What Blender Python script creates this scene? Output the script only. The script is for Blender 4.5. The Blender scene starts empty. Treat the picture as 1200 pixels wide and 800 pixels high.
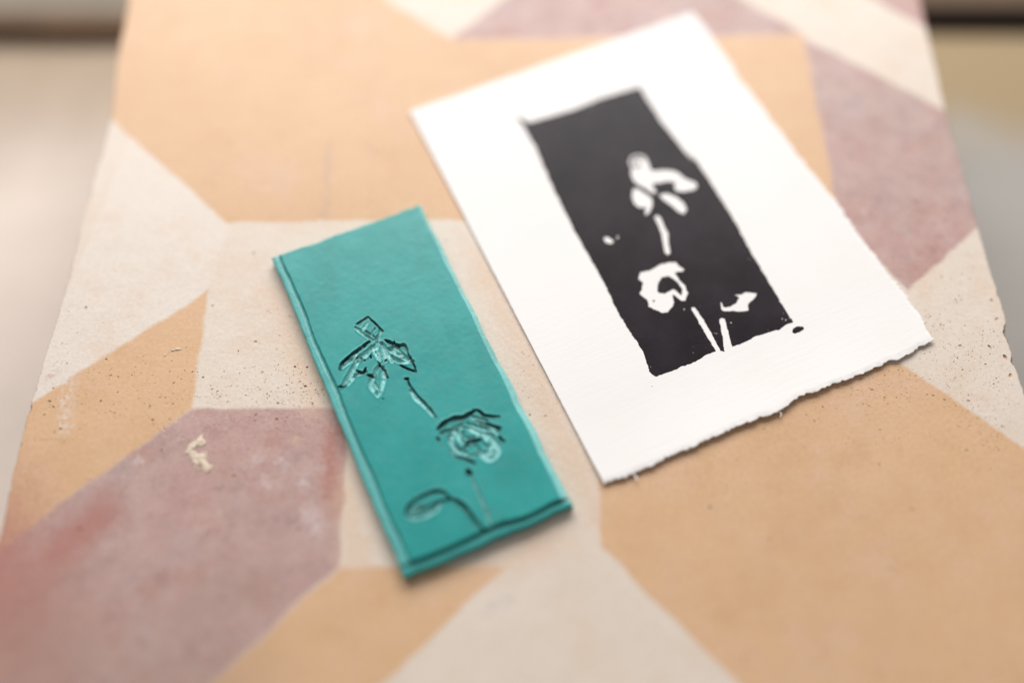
import bpy, math, random
import numpy as np
from mathutils import Vector, Matrix, geometry

# ------------------------------------------------------------------ traced plan of the tabletop, in millimetres
CAM = {'h': 240.34, 'y': -127.25, 'pitch': 62.1, 'roll': 0.3, 'f': 1130}
CARD = {'c': (42.73, 42.75), 'ang': 25.305, 'quad': [(-51.48, 69.03), (53.32, 68.88), (51.29, -68.88), (-53.12, -69.03)]}
BLOCK = {'c': (-27.07, -12.44), 'ang': 24.232, 'quad': [(-23.64, 51.39), (22.56, 51.53), (22.97, -51.53), (-21.89, -51.39)]}
POLY_tan = [[(-129.69, 80.46), (-136.11, 145.63), (-59.41, 146.2), (-21.29, 115.03), (-10.5, 41.36), (-86.39, 40.25)], [(-21.58, 115.03), (98.56, 118.63), (99.45, 55.81), (99.17, 42.06), (-14.37, 41.33)], [(-87.91, 16.28), (-87.13, -20.99), (-135.95, -67.05), (-150.99, -36.38)], [(22.8, -40.41), (22.99, -58.63), (54.16, -91.46), (71.28, -106.37), (146.33, -98.62), (160.11, -52.33), (108.38, -6.09), (28.58, -6.56)], [(-43.16, -64.21), (-1.42, -63.99), (-31.86, -93.82), (-57.27, -115.89), (-73.14, -94.4)]]
POLY_mauve = [[(-21.29, 115.03), (11.43, 151.03), (59.97, 151.39), (98.56, 118.63)], [(118.79, 139.91), (141.82, 120.52), (151.12, 152.07), (129.83, 151.91)], [(98.29, 116.66), (140.33, 85.13), (146.27, 44.87), (114.9, 17.22), (99.17, 42.06)], [(-87.13, -20.99), (-44.0, -20.74), (-43.2, -63.77), (-74.05, -94.98), (-95.76, -116.07), (-155.23, -111.06), (-162.1, -90.61)]]
POLY_white = [(-129.69, 80.46), (-85.53, 39.64), (-88.4, 16.27), (-122.18, -13.49), (-134.26, -21.77), (-130.72, 3.33)]
BLOT_white_smear = [[(-121.88, -12.71), (-119.97, -26.69), 2.4], [(-60.78, -36.12), (-60.27, -36.59), 2.2], [(-64.69, -40.89), (-63.74, -41.35), 1.8], [(-54.51, -42.01), (-54.01, -42.47), 2], [(-51.23, -50.08), (-49.56, -53.68), 3], [(-67.54, -36.15), (-67.51, -36.39), 1.5], [(-99.11, -36.33), (-97.76, -37.52), 1.5]]
BLOT_red_stain = [[(-49.05, -26.29), (-48.15, -40.8), 2.2], [(-48.15, -50.06), (-47.67, -50.51), 1.3], [(-130.44, -59.44), (-121.9, -72.26), 9], [(-106.54, -54.88), (-119.7, -63.75), 4], [(-127.35, -11.43), (-127.12, -10.38), 1.6]]
BLOT_peach_glow_smear = [[(-69.36, 16.39), (-53.48, -18.76), 4.5], [(-10.23, 28.51), (22.24, -49.68), 4], [(-44.57, -40.78), (-38.31, -63.32), 4], [(-20.86, -69.63), (8.93, -58.7), 4], [(-58.09, -29.8), (-57.58, -30.28), 1.2]]
BLOT_red_wash = [[(-135.83, -59.47), (-121.96, -80.49), 17], [(-105.28, -50.37), (-115.91, -61.56), 5], [(-47.91, -28.76), (-47.37, -44.3), 2.2]]
BLOT_grey_smear = [[(-58.01, 69.81), (-56.6, 43.58), 1.4], [(-4.9, -74.77), (0.33, -71.63), 1.0], [(-46.16, 69.89), (-43.22, 66.51), 1.0]]
BLOT_brown = [[(-118.42, -86.47), (-72.48, -92.1), 15], [(-73.46, -72.01), (-63.2, -69.86), 7]]
PITS = [(-104.66, -19.06, 17.44, 14.37, 150), (-120.56, -41.2, 11.17, 14.48, 50), (-127.35, -11.43, 7.07, 10.66, 40), (-67.92, -14.99, 12.89, 7.33, 150), (-55.81, -18.78, 6.98, 5.15, 70), (-89.64, -11.21, 5.9, 12.03, 30), (-71.11, -8.47, 14.22, 16.32, 40), (125.98, -7.32, 11.9, 14.98, 190), (136.16, 0.81, 6.03, 16.86, 80), (121.03, 3.46, 8.48, 8.39, 50), (130.18, -25.28, 9.22, 8.86, 60), (101.06, -14.02, 7.52, 6.56, 110), (82.95, -25.54, 18.43, 10.14, 40), (49.26, -42.61, 15.62, 9.52, 18), (86.88, -58.29, 32.52, 18.25, 30), (2.41, -10.68, 5.91, 6.64, 10), (4.74, -20.97, 4.64, 5.11, 6), (-68.8, -26.4, 20.67, 3.75, 70), (-60.22, -40.86, 15.65, 9.58, 30), (-86.19, -59.21, 25.92, 15.84, 16), (4.51, -83.86, 24.72, 12.26, 8), (-45.9, 66.49, 8.04, 6.84, 5), (-10.69, 50.23, 52.31, 41.08, 14), (119.49, 20.44, 9.98, 11.9, 14), (-126.83, 18.93, 12.41, 17.94, 14)]
CRACK = [(-131.34, -29.96), (-127.58, -30.43), (-123.53, -30.17), (-119.32, -30.63)]
EDGE_L = [(-131.57, -98.11), (-130.49, -53.22), (-131.26, -37.7), (-131.38, -20.23), (-130.24, 3.34), (-129.95, 39.36), (-129.69, 80.46), (-132.59, 109.2), (-134.11, 135.14), (-136.15, 158.66)]
EDGE_R = [(141.2, 160.75), (141.75, 135.09), (140.2, 85.84), (140.55, 40.13), (141.65, 7.74), (140.58, -1.88), (141.12, -12.49), (146.89, -96.74)]
CHIPS = [(141.03, 3.03, 2.0), (140.17, -5.64, 1.3), (140.94, 16.23, 1.2), (-130.68, -21.24, 1.3), (-130.92, -31.67, 0.9), (-130.7, -43.6, 1.0), (139.41, 78.05, 0.8)]
RIM_PORES = [(138.96, 11.94, 0.5), (138.87, 5.22, 0.7), (138.21, 0.27, 0.8), (137.62, 1.91, 0.5), (138.16, -4.05, 0.6), (137.05, -6.72, 0.45), (138.54, 8.0, 0.4), (138.5, 14.21, 0.45), (138.2, -9.89, 0.5), (-127.9, -21.22, 0.5), (-126.51, -23.23, 0.4), (-128.0, -24.75, 0.45), (-128.2, -31.66, 0.5), (-128.63, -35.53, 0.4), (-128.38, -40.3, 0.45), (-126.05, -19.18, 0.4), (-128.35, -45.91, 0.45)]
CRUMB = [(-82.84, -30.67), (-84.51, -31.66), (-85.56, -33.61), (-83.55, -34.8), (-81.52, -36.23), (-80.14, -37.9)]
CRUMB2 = [(-59.74, -29.32), (-58.03, -30.29), (-56.79, -31.26)]
CURL = [(-97.1, -4.9), (-95.66, -3.54), (-93.84, -2.99), (-92.41, -2.99)]
PAPER_R = [(53.32, 68.88), (53.32, 54.0), (52.38, 36.01), (52.47, 16.84), (52.03, -5.53), (53.08, -15.72), (52.27, -32.3), (52.21, -45.84), (52.4, -55.21), (52.16, -62.88), (50.51, -70.32)]
PAPER_B = [(-53.33, -68.94), (-48.32, -69.47), (-39.32, -69.75), (-27.95, -69.75), (-17.12, -69.67), (-8.44, -69.89), (-0.07, -70.75), (6.64, -69.67), (16.13, -70.4), (26.09, -71.03), (36.66, -71.0), (50.18, -70.77)]
TUFTS = [[(-44.81, -69.54), (-44.57, -70.96), (-45.01, -71.78)], [(-0.77, -70.14), (-0.47, -71.39), (-1.23, -72.15)]]
PRINT = [(-20.96, 48.54), (-21.11, 38.35), (-22.99, 23.56), (-24.26, 5.32), (-24.47, -4.45), (-24.75, -15.55), (-25.69, -25.31), (-25.43, -32.06), (-25.18, -38.67), (-26.55, -45.96), (-25.63, -47.45), (-21.41, -47.73), (-17.91, -47.78), (-13.32, -48.02), (-9.41, -47.42), (-6.53, -47.61), (-6.56, -44.62), (-6.43, -40.51), (-6.19, -36.26), (-6.16, -33.06), (-5.49, -32.43), (-4.88, -32.85), (-4.7, -35.88), (-4.74, -40.51), (-5.19, -44.94), (-5.42, -48.06), (-4.54, -48.79), (-3.11, -45.71), (-1.59, -41.84), (-0.67, -39.29), (0.35, -39.1), (1.06, -39.76), (0.24, -42.03), (-0.99, -45.4), (-1.81, -48.26), (2.49, -48.64), (5.78, -48.22), (9.19, -48.63), (12.11, -48.88), (13.06, -49.32), (15.29, -48.71), (16.81, -48.76), (17.99, -48.84), (18.19, -47.87), (18.15, -46.19), (18.95, -34.58), (19.93, -21.24), (21.11, -13.0), (21.65, -3.47), (22.14, 11.91), (21.56, 17.81), (21.3, 11.95), (20.52, 19.0), (19.82, 31.33), (20.39, 42.58), (20.69, 46.78), (15.82, 47.23), (6.24, 47.8), (-3.1, 47.24), (-11.69, 47.98), (-18.89, 48.62), (-20.22, 51.24), (-21.34, 52.63), (-21.11, 50.52)]
PRINT_HOLES = [[(2.23, 21.32), (4.43, 23.34), (7.22, 23.01), (8.9, 21.27), (8.65, 18.18), (8.0, 15.46), (11.07, 14.51), (14.09, 12.87), (15.47, 10.65), (15.69, 8.74), (18.01, 5.94), (18.18, 4.3), (16.24, 2.88), (12.73, 3.59), (10.23, 4.9), (10.33, 6.79), (11.46, 8.21), (9.49, 9.35), (6.53, 9.87), (5.74, 10.55), (5.33, 9.35), (5.64, 7.81), (4.08, 6.38), (2.98, 8.13), (2.11, 10.07), (0.69, 12.2), (0.22, 14.21), (0.74, 17.1), (2.03, 18.87)], [(-0.77, 12.49), (0.77, 11.16), (1.7, 9.33), (2.64, 7.51), (2.84, 5.66), (1.82, 3.47), (-0.27, 1.43), (-2.26, 0.7), (-2.73, 1.82), (-1.17, 3.73), (-3.02, 4.21), (-3.73, 6.43), (-3.01, 9.53)], [(5.54, 6.7), (8.18, 5.86), (10.06, 3.45), (10.9, 0.39), (10.71, -2.18), (8.51, -3.78), (7.32, -2.48), (6.13, 1.09), (5.11, 3.84), (4.76, 5.76)], [(-0.53, 0.04), (1.49, 0.23), (1.93, -1.84), (1.36, -4.55), (1.2, -7.43), (-0.65, -10.94), (-1.76, -14.02), (-3.33, -14.58), (-3.99, -12.98), (-2.89, -9.9), (-1.45, -6.19), (-0.83, -2.79)], [(-17.91, -0.73), (-16.36, -0.14), (-15.7, -1.61), (-15.06, -3.22), (-16.59, -3.52), (-17.94, -2.32)], [(-13.55, -1.3), (-12.83, -2.07), (-13.95, -3.01), (-14.16, -2.11)], [(-15.18, -17.58), (-13.48, -15.58), (-10.47, -16.27), (-7.08, -15.73), (-4.21, -16.15), (-2.17, -16.95), (-1.83, -18.53), (-0.99, -20.33), (-1.96, -20.94), (-4.08, -20.3), (-4.2, -22.69), (-3.59, -25.4), (-4.11, -27.91), (-6.22, -29.99), (-7.43, -29.43), (-8.11, -27.41), (-8.53, -26.53), (-9.27, -28.91), (-10.51, -30.03), (-12.61, -31.06), (-14.19, -30.66), (-15.67, -28.97), (-17.0, -27.01), (-16.2, -25.35), (-17.33, -22.09), (-15.71, -20.79), (-14.57, -19.25)], [(2.8, -34.19), (3.12, -34.68), (2.71, -36.18), (4.49, -36.8), (6.88, -36.43), (8.41, -35.24), (7.62, -34.19), (9.78, -34.71), (11.18, -34.47), (13.82, -36.25), (12.92, -37.2), (10.09, -38.26), (9.38, -38.61), (8.7, -40.31), (6.66, -39.83), (4.39, -38.51), (2.17, -37.61), (1.52, -36.63)]]
PRINT_ISLES = [[(-12.04, -23.53), (-10.58, -21.45), (-8.53, -19.98), (-6.6, -20.39), (-5.6, -21.9), (-5.08, -24.01), (-5.07, -25.95), (-6.39, -27.94), (-6.69, -26.84), (-7.27, -24.86), (-8.92, -25.05), (-10.47, -25.09), (-11.62, -24.41)], [(3.62, 21.47), (4.81, 22.2), (6.24, 22.18), (7.5, 21.11), (7.67, 19.75), (7.01, 20.22), (5.86, 21.23), (4.57, 21.03), (3.49, 19.78), (3.88, 18.8), (4.92, 18.79), (5.72, 19.54), (5.79, 18.71), (4.89, 18.02), (3.64, 18.12), (2.94, 19.24)], [(16.06, -51.37), (17.09, -50.54), (18.53, -50.41), (19.92, -51.33), (19.6, -52.1), (18.19, -52.36), (16.44, -52.21)], [(-14.75, -25.68), (-14.15, -25.69), (-14.31, -26.3), (-14.81, -26.33)]]
FLECKS = [(-3.69, -42.83), (1.96, -41.51), (-8.02, -32.06), (-3.38, -33.01), (-39.66, -41.85), (15.86, -46.66), (15.82, -47.7), (17.08, -47.09), (16.97, -47.83), (17.68, -47.5), (16.53, -47.36), (15.11, -48.03), (-4.01, -42.36), (-25.58, -44.21), (-25.83, -40.93), (1.01, 45.78), (2.32, 45.61), (-19.51, 48.73), (-28.13, -49.51), (-41.32, -48.46), (-41.67, -57.96)]
STROKES = [([(-8.74, 20.91), (-4.92, 21.91)], 0.3, 0.6, 0.9, 1), ([(-4.92, 21.91), (-3.83, 19.03), (-2.71, 15.85)], 0.25, 0.55, 0.9, 0), ([(-9.24, 20.23), (-8.01, 17.31), (-6.26, 14.47)], 0.45, 0.5, 0.1, 1), ([(-7.2, 18.14), (-5.33, 14.94)], 0.35, 0.5, 0.3, 1), ([(-5.71, 20.16), (-7.55, 18.59)], 0.5, 0.25, 0, 1), ([(-3.18, 16.65), (-3.96, 15.22), (-5.61, 14.18)], 0.5, 0.6, 0.25, 1), ([(-7.28, 14.45), (-11.04, 13.08), (-16.11, 11.4)], 0.42, 0.8, 0.9, 0), ([(-15.98, 11.51), (-17.57, 9.35)], 0.45, 0.8, 0.9, 0), ([(-7.22, 12.55), (-9.85, 10.81), (-13.83, 10.84), (-16.88, 9.91)], 0.7, 0.6, 0, 1), ([(-8.15, 14.13), (-11.83, 12.27)], 0.4, 0.5, 0.2, 1), ([(-11.11, 10.79), (-14.28, 8.18), (-18.63, 4.47)], 0.6, 0.75, 0.1, 1), ([(-19.43, 4.71), (-17.75, 4.19)], 0.45, 0.8, 1, 0), ([(-17.14, 4.25), (-14.55, 6.03), (-11.21, 5.97)], 0.5, 0.6, 0, 1), ([(-10.8, 7.1), (-11.98, 6.03), (-13.6, 7.31)], 0.35, 0.7, 1, 0), ([(-11.11, 10.79), (-10.43, 9.22)], 0.3, 0.7, 1, 0), ([(-6.69, 12.61), (-6.47, 10.47), (-6.53, 7.61)], 0.8, 0.5, 0, 1), ([(-4.25, 12.4), (-4.53, 9.61), (-5.19, 6.9)], 0.7, 0.6, 0.15, 1), ([(-5.15, 13.39), (-6.1, 11.47)], 0.6, 0.55, 0, 1), ([(-8.56, 10.24), (-8.67, 9.25)], 0.3, 0.6, 1, 0), ([(-6.17, 12.67), (-9.67, 11.31)], 0.5, 0.5, 0, 1), ([(-7.2, 6.47), (-9.26, 4.25), (-11.3, 2.06), (-11.14, -1.53)], 0.6, 0.7, 0.05, 1), ([(-6.61, 5.36), (-7.49, 2.34), (-9.38, -0.75), (-10.84, -2.05)], 0.7, 0.6, 0, 1), ([(-7.25, 6.33), (-6.46, 4.43), (-6.6, 1.66)], 0.3, 0.7, 0.9, 0), ([(-11.27, 4.86), (-9.81, 3.82)], 0.4, 0.7, 1, 0), ([(-5.45, 7.13), (-4.84, 7.44)], 0.35, 0.7, 1, 0), ([(-7.13, 7.59), (-7.07, 6.13)], 0.3, 0.7, 1, 0), ([(-9.84, -3.32), (-9.78, -3.57)], 0.25, 0.5, 1, 0), ([(-3.0, 13.03), (-0.93, 10.47), (0.75, 9.31)], 0.4, 0.7, 0.9, 0), ([(-0.97, 11.42), (-1.25, 9.62)], 0.3, 0.7, 0.9, 0), ([(-0.92, 9.18), (1.07, 9.75), (1.33, 7.13)], 0.4, 0.7, 0.7, 1), ([(1.29, 7.03), (1.42, 4.09), (1.32, 0.36)], 0.25, 0.65, 0.9, 0), ([(-2.11, 4.05), (-0.56, 2.22), (1.24, 0.4)], 0.35, 0.75, 0.9, 0), ([(-3.08, 10.13), (-1.48, 7.68), (0.87, 4.62)], 0.7, 0.6, 0.1, 1), ([(-3.27, 7.61), (-1.9, 5.27), (1.59, 3.9)], 0.6, 0.6, 0, 1), ([(-3.67, 9.23), (-3.71, 5.79)], 0.45, 0.55, 0, 1), ([(0.95, 4.18), (1.98, 3.84)], 0.3, 0.6, 1, 0), ([(-2.32, -0.4), (-1.35, -0.72)], 0.42, 0.8, 1, 0), ([(-1.81, -1.02), (-1.67, -3.89), (-0.79, -7.33), (0.5, -10.93), (1.07, -14.44)], 0.33, 0.75, 0.75, 0), ([(-2.28, -4.17), (-1.61, -7.52), (-0.13, -10.65), (0.72, -13.47)], 0.5, 0.5, 0, 1), ([(0.4, -17.58), (2.79, -16.79), (5.04, -16.53), (7.79, -17.32), (9.46, -17.04), (11.12, -16.76)], 0.6, 0.8, 0.85, 0), ([(10.95, -16.43), (12.17, -17.05), (12.98, -18.78), (14.75, -20.07), (16.74, -21.04)], 0.38, 0.75, 0.9, 0), ([(10.42, -19.33), (12.89, -21.69), (15.68, -24.18)], 0.42, 0.75, 0.9, 0), ([(8.18, -19.18), (11.14, -22.17), (14.99, -24.88)], 0.55, 0.5, 0, 1), ([(9.81, -18.05), (13.29, -20.77)], 0.5, 0.5, 0, 1), ([(14.24, -26.04), (15.02, -28.13)], 0.35, 0.7, 0.9, 0), ([(-0.73, -19.82), (-0.52, -20.82)], 0.35, 0.7, 1, 0), ([(0.34, -19.05), (2.5, -19.01), (4.52, -19.65)], 0.45, 0.7, 0.4, 1), ([(4.95, -25.06), (7.02, -24.66), (9.57, -24.96)], 0.55, 0.7, 0.7, 0), ([(6.17, -23.96), (8.28, -24.39)], 0.4, 0.6, 0.8, 0), ([(4.38, -20.01), (2.54, -21.69), (2.51, -24.55), (4.58, -26.86)], 0.8, 0.55, 0, 1), ([(5.96, -19.87), (4.44, -21.7), (5.01, -24.02)], 0.6, 0.5, 0, 1), ([(10.69, -23.22), (12.18, -25.13), (13.19, -28.46)], 0.6, 0.5, 0, 1), ([(7.86, -28.96), (9.66, -30.98), (12.59, -29.84), (13.0, -25.91)], 0.65, 0.5, 0, 1), ([(7.66, -27.65), (9.61, -29.33), (11.93, -27.49)], 0.6, 0.45, 0, 1), ([(8.05, -20.38), (10.54, -23.57), (11.09, -25.89)], 0.5, 0.5, 0, 1), ([(1.55, -24.12), (1.65, -26.62), (3.6, -28.29)], 0.35, 0.6, 0.5, 1), ([(3.74, -27.95), (5.66, -30.58)], 0.4, 0.7, 0.8, 0), ([(3.07, -31.36), (3.25, -32.72)], 0.6, 0.8, 0.9, 0), ([(3.36, -33.01), (3.3, -36.15), (3.33, -40.47), (2.93, -47.58)], 0.4, 0.55, 0.3, 1), ([(-15.73, -35.72), (-14.39, -34.31), (-12.27, -33.55), (-8.81, -33.14), (-5.44, -33.93), (-3.43, -37.16)], 0.45, 0.7, 0.65, 0), ([(-3.43, -37.16), (-6.82, -36.43), (-10.43, -36.3), (-13.35, -36.32)], 0.4, 0.6, 0.55, 0), ([(-15.59, -36.47), (-13.88, -37.69), (-10.82, -38.21), (-8.07, -37.73), (-6.61, -36.84)], 0.55, 0.5, 0.1, 1), ([(-14.54, -35.63), (-11.1, -35.23)], 0.4, 0.4, 0.1, 1), ([(-2.98, -37.51), (-1.64, -39.97), (-0.76, -43.13), (-0.08, -45.86), (0.63, -48.14)], 0.65, 0.75, 0.6, 0), ([(4.96, -18.59), (7.85, -20.88), (10.06, -24.35)], 0.32, 0.45, 0, 1), ([(2.78, -25.73), (4.93, -27.83), (7.66, -28.55)], 0.32, 0.45, 0, 1), ([(11.89, -26.16), (12.22, -28.94), (9.65, -29.92)], 0.32, 0.45, 0, 1), ([(5.33, -21.76), (6.82, -23.33), (8.44, -23.47)], 0.32, 0.45, 0, 1), ([(3.01, -20.73), (2.62, -23.53), (3.52, -25.41)], 0.32, 0.45, 0, 1), ([(1.86, -19.06), (4.81, -18.95), (7.14, -18.89)], 0.32, 0.45, 0, 1), ([(11.75, -20.76), (13.8, -23.18), (14.29, -25.23)], 0.32, 0.45, 0, 1), ([(2.76, -23.02), (3.66, -25.8)], 0.16, 0.5, 0.8, 0), ([(7.5, -25.7), (8.37, -27.23)], 0.16, 0.5, 0.8, 0), ([(9.91, -25.94), (10.66, -27.76)], 0.16, 0.5, 0.8, 0), ([(5.08, -20.15), (6.46, -21.43)], 0.16, 0.5, 0.8, 0), ([(12.78, -23.73), (13.33, -25.31)], 0.16, 0.5, 0.8, 0), ([(1.86, -20.56), (2.31, -22.08)], 0.16, 0.5, 0.8, 0), ([(-9.6, 13.6), (-12.52, 11.71), (-14.95, 10.48)], 0.34, 0.45, 0, 1), ([(-4.03, 14.36), (-6.54, 11.66), (-6.59, 9.08)], 0.34, 0.45, 0, 1), ([(-2.24, 10.35), (-0.67, 8.49), (0.39, 5.99)], 0.34, 0.45, 0, 1), ([(-16.0, 6.11), (-13.64, 7.9)], 0.34, 0.45, 0, 1), ([(-10.36, 1.92), (-10.1, -0.43)], 0.34, 0.45, 0, 1), ([(-4.3, 17.74), (-5.83, 16.34)], 0.34, 0.45, 0, 1), ([(-3.52, 8.29), (-3.0, 6.33)], 0.15, 0.5, 0.85, 0), ([(-11.66, 11.33), (-13.88, 10.0)], 0.15, 0.5, 0.85, 0), ([(-6.72, 11.16), (-6.49, 9.32)], 0.15, 0.5, 0.85, 0), ([(-8.87, 4.65), (-9.79, 2.8)], 0.15, 0.5, 0.85, 0), ([(-1.76, 6.94), (-0.14, 5.93)], 0.15, 0.5, 0.85, 0)]
STEP = [(-20.19, -47.51), (-17.05, -47.66), (-14.16, -47.54), (-6.94, -47.48), (-0.05, -48.37), (6.06, -47.83), (14.92, -47.93), (22.51, -47.81)]
FLOORPTS = {'b0': (-207.76, 202.87), 'b1': (211.82, 210.68), 'c0': (-205.38, 192.46), 'c1': (208.41, 195.41), 'd0': (-196.49, 153.52), 'd1': (195.02, 135.36)}


# ------------------------------------------------------------------ camera, world, lamps, exposure
sc = bpy.context.scene
MM = 0.001
cam_d = bpy.data.cameras.new('camera')
cam = bpy.data.objects.new('camera', cam_d)
sc.collection.objects.link(cam)
pt, rl = math.radians(CAM['pitch']), math.radians(CAM['roll'])
R_ = Vector((1, 0, 0)); U_ = Vector((0, math.sin(pt), math.cos(pt))); F_ = Vector((0, math.cos(pt), -math.sin(pt)))
rx = math.cos(rl) * R_ + math.sin(rl) * U_
ux = -math.sin(rl) * R_ + math.cos(rl) * U_
m = Matrix((rx, ux, -F_)).transposed().to_4x4()
m.translation = Vector((0, CAM['y'] * MM, CAM['h'] * MM))
cam.matrix_world = m
cam_d.sensor_width = 36
cam_d.lens = CAM['f'] / 1200 * 36
cam_d.clip_start = 0.01
cam_d.clip_end = 100
cam_d.dof.use_dof = True
cam_d.dof.focus_distance = (Vector((0, -8.0 * MM, 0)) - m.translation).dot(F_)
cam_d.dof.aperture_fstop = 1.5
cam_d.dof.aperture_blades = 0
sc.camera = cam

w = bpy.data.worlds.new('World'); sc.world = w; w.use_nodes = True
bg = w.node_tree.nodes['Background']
bg.inputs['Color'].default_value = (1.0, 0.965, 0.945, 1)
bg.inputs['Strength'].default_value = 0.24

def area(name, loc, target, sx, sy, power, col):
    d = bpy.data.lights.new(name, 'AREA'); d.shape = 'RECTANGLE'; d.size = sx; d.size_y = sy
    d.energy = power; d.color = col
    o = bpy.data.objects.new(name, d); sc.collection.objects.link(o)
    o.location = loc
    o.rotation_euler = (Vector(target) - Vector(loc)).to_track_quat('-Z', 'Y').to_euler()
    return o
area('window_light', (-0.06, 0.80, 0.60), (0, 0.02, 0), 1.25, 0.55, 15.6, (1.0, 0.975, 0.955))

sc.view_settings.view_transform = 'Standard'
sc.view_settings.look = 'None'
sc.view_settings.exposure = 0.2
sc.view_settings.gamma = 1.0

rng = np.random.default_rng(7)
random.seed(7)

# ------------------------------------------------------------------ helpers
def noise1(n, step, seed):
    r = np.random.default_rng(seed)
    k = int(n / step) + 3
    a = r.uniform(-1, 1, k)
    x = np.arange(n) / step
    i = x.astype(int); f = x - i; f = f * f * (3 - 2 * f)
    return a[i] * (1 - f) + a[i + 1] * f

def noise2(x, y, cell, seed):
    r = np.random.default_rng(seed)
    a = r.uniform(-1, 1, (256, 256))
    X = x / cell; Y = y / cell
    i = np.floor(X).astype(int); j = np.floor(Y).astype(int)
    f = X - i; g = Y - j
    f = f * f * (3 - 2 * f); g = g * g * (3 - 2 * g)
    i0, i1, j0, j1 = i % 256, (i + 1) % 256, j % 256, (j + 1) % 256
    return (a[i0, j0] * (1 - f) + a[i1, j0] * f) * (1 - g) + (a[i0, j1] * (1 - f) + a[i1, j1] * f) * g

def make_mesh(name, verts_mm, faces, mats, parent=None, smooth=True, mat_idx=None):
    me = bpy.data.meshes.new(name)
    me.from_pydata([tuple(float(c) * MM for c in v) for v in verts_mm], [], faces)
    for mt in mats: me.materials.append(mt)
    me.polygons.foreach_set('use_smooth', [smooth] * len(me.polygons))
    if mat_idx is not None: me.polygons.foreach_set('material_index', mat_idx)
    me.update()
    o = bpy.data.objects.new(name, me); sc.collection.objects.link(o)
    if parent is not None: o.parent = parent
    return o

def thing(name, label, cat, loc=(0, 0, 0), rz=0):
    o = bpy.data.objects.new(name, None); sc.collection.objects.link(o)
    o.empty_display_size = 0.02
    o.location = loc; o.rotation_euler = (0, 0, rz)
    o['label'] = label; o['category'] = cat
    return o

def resample(pts, step):
    p = np.array(pts, float); seg = np.hypot(*np.diff(p, axis=0).T); s = np.r_[0, np.cumsum(seg)]
    n = max(2, int(round(s[-1] / step)) + 1)
    t = np.linspace(0, s[-1], n)
    return np.c_[np.interp(t, s, p[:, 0]), np.interp(t, s, p[:, 1])]

def catmull(pts, sub=6):
    p = [np.array(q, float) for q in pts]
    if len(p) < 3: return np.array(p)
    q = [2 * p[0] - p[1]] + p + [2 * p[-1] - p[-2]]
    out = []
    for i in range(1, len(q) - 2):
        for k in range(sub):
            t = k / sub
            a, b, c, d = q[i - 1], q[i], q[i + 1], q[i + 2]
            out.append(.5 * (2 * b + (c - a) * t + (2 * a - 5 * b + 4 * c - d) * t * t + (3 * b - a - 3 * c + d) * t ** 3))
    out.append(p[-1])
    return np.array(out)

# ------------------------------------------------------------------ node helpers
class NT:
    def __init__(s, name):
        s.m = bpy.data.materials.new(name); s.m.use_nodes = True
        s.t = s.m.node_tree; s.b = s.t.nodes['Principled BSDF']
    def n(s, kind, **kw):
        x = s.t.nodes.new(kind)
        for k, v in kw.items(): setattr(x, k, v)
        return x
    def put(s, sock, v):
        if v is None: return
        if isinstance(v, bpy.types.NodeSocket): s.t.links.new(v, sock)
        else: sock.default_value = v
    def math(s, op, a, b=None, c=None, clamp=False):
        x = s.n('ShaderNodeMath', operation=op, use_clamp=clamp)
        for i, v in enumerate((a, b, c)): s.put(x.inputs[i], v)
        return x.outputs[0]
    def vec(s, op, a, b=None):
        x = s.n('ShaderNodeVectorMath', operation=op); s.put(x.inputs[0], a)
        if op == 'SCALE': s.put(x.inputs[3], b)
        elif b is not None: s.put(x.inputs[1], b)
        return x.outputs['Value'] if op in ('DOT_PRODUCT', 'LENGTH', 'DISTANCE') else x.outputs[0]
    def noise(s, p, scale, detail=3, rough=.55, color=False, lac=2.0):
        x = s.n('ShaderNodeTexNoise'); s.put(x.inputs['Vector'], p); x.inputs['Scale'].default_value = scale
        x.inputs['Detail'].default_value = detail; x.inputs['Roughness'].default_value = rough
        return x.outputs['Color' if color else 'Fac']
    def ramp(s, v, a, b, lo=0.0, hi=1.0, smooth=True):
        x = s.n('ShaderNodeMapRange', interpolation_type='SMOOTHSTEP' if smooth else 'LINEAR', clamp=True)
        for i, q in enumerate((v, a, b, lo, hi)): s.put(x.inputs[i], q)
        return x.outputs[0]
    def mix(s, f, a, b, mode='MIX'):
        x = s.n('ShaderNodeMix', data_type='RGBA', blend_type=mode)
        s.put(x.inputs[0], f)
        for i, v in ((6, a), (7, b)):
            s.put(x.inputs[i], v if isinstance(v, bpy.types.NodeSocket) else (*v, 1))
        return x.outputs[2]
    def bump(s, h, dist, strength=1.0, normal=None):
        x = s.n('ShaderNodeBump'); x.inputs['Strength'].default_value = strength; x.inputs['Distance'].default_value = dist
        s.put(x.inputs['Height'], h); s.put(x.inputs['Normal'], normal)
        return x.outputs[0]
    def pos(s):
        return s.vec('SCALE', s.n('ShaderNodeTexCoord').outputs['Object'], 1000.0)      # millimetres
    def set(s, **kw):
        for k, v in kw.items(): s.put(s.b.inputs[k.replace('_', ' ')], v)
        return s.m

def simple(name, col, rough=.6, spec=.5, var=.12, scale=.05):
    t = NT(name); p = t.pos()
    n = t.noise(p, scale, 4)
    c = t.mix(t.ramp(n, .3, .7), [x * (1 - var) for x in col], [min(1, x * (1 + var)) for x in col])
    t.set(Base_Color=c, Roughness=rough); t.b.inputs['Specular IOR Level'].default_value = spec
    return t.m

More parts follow.
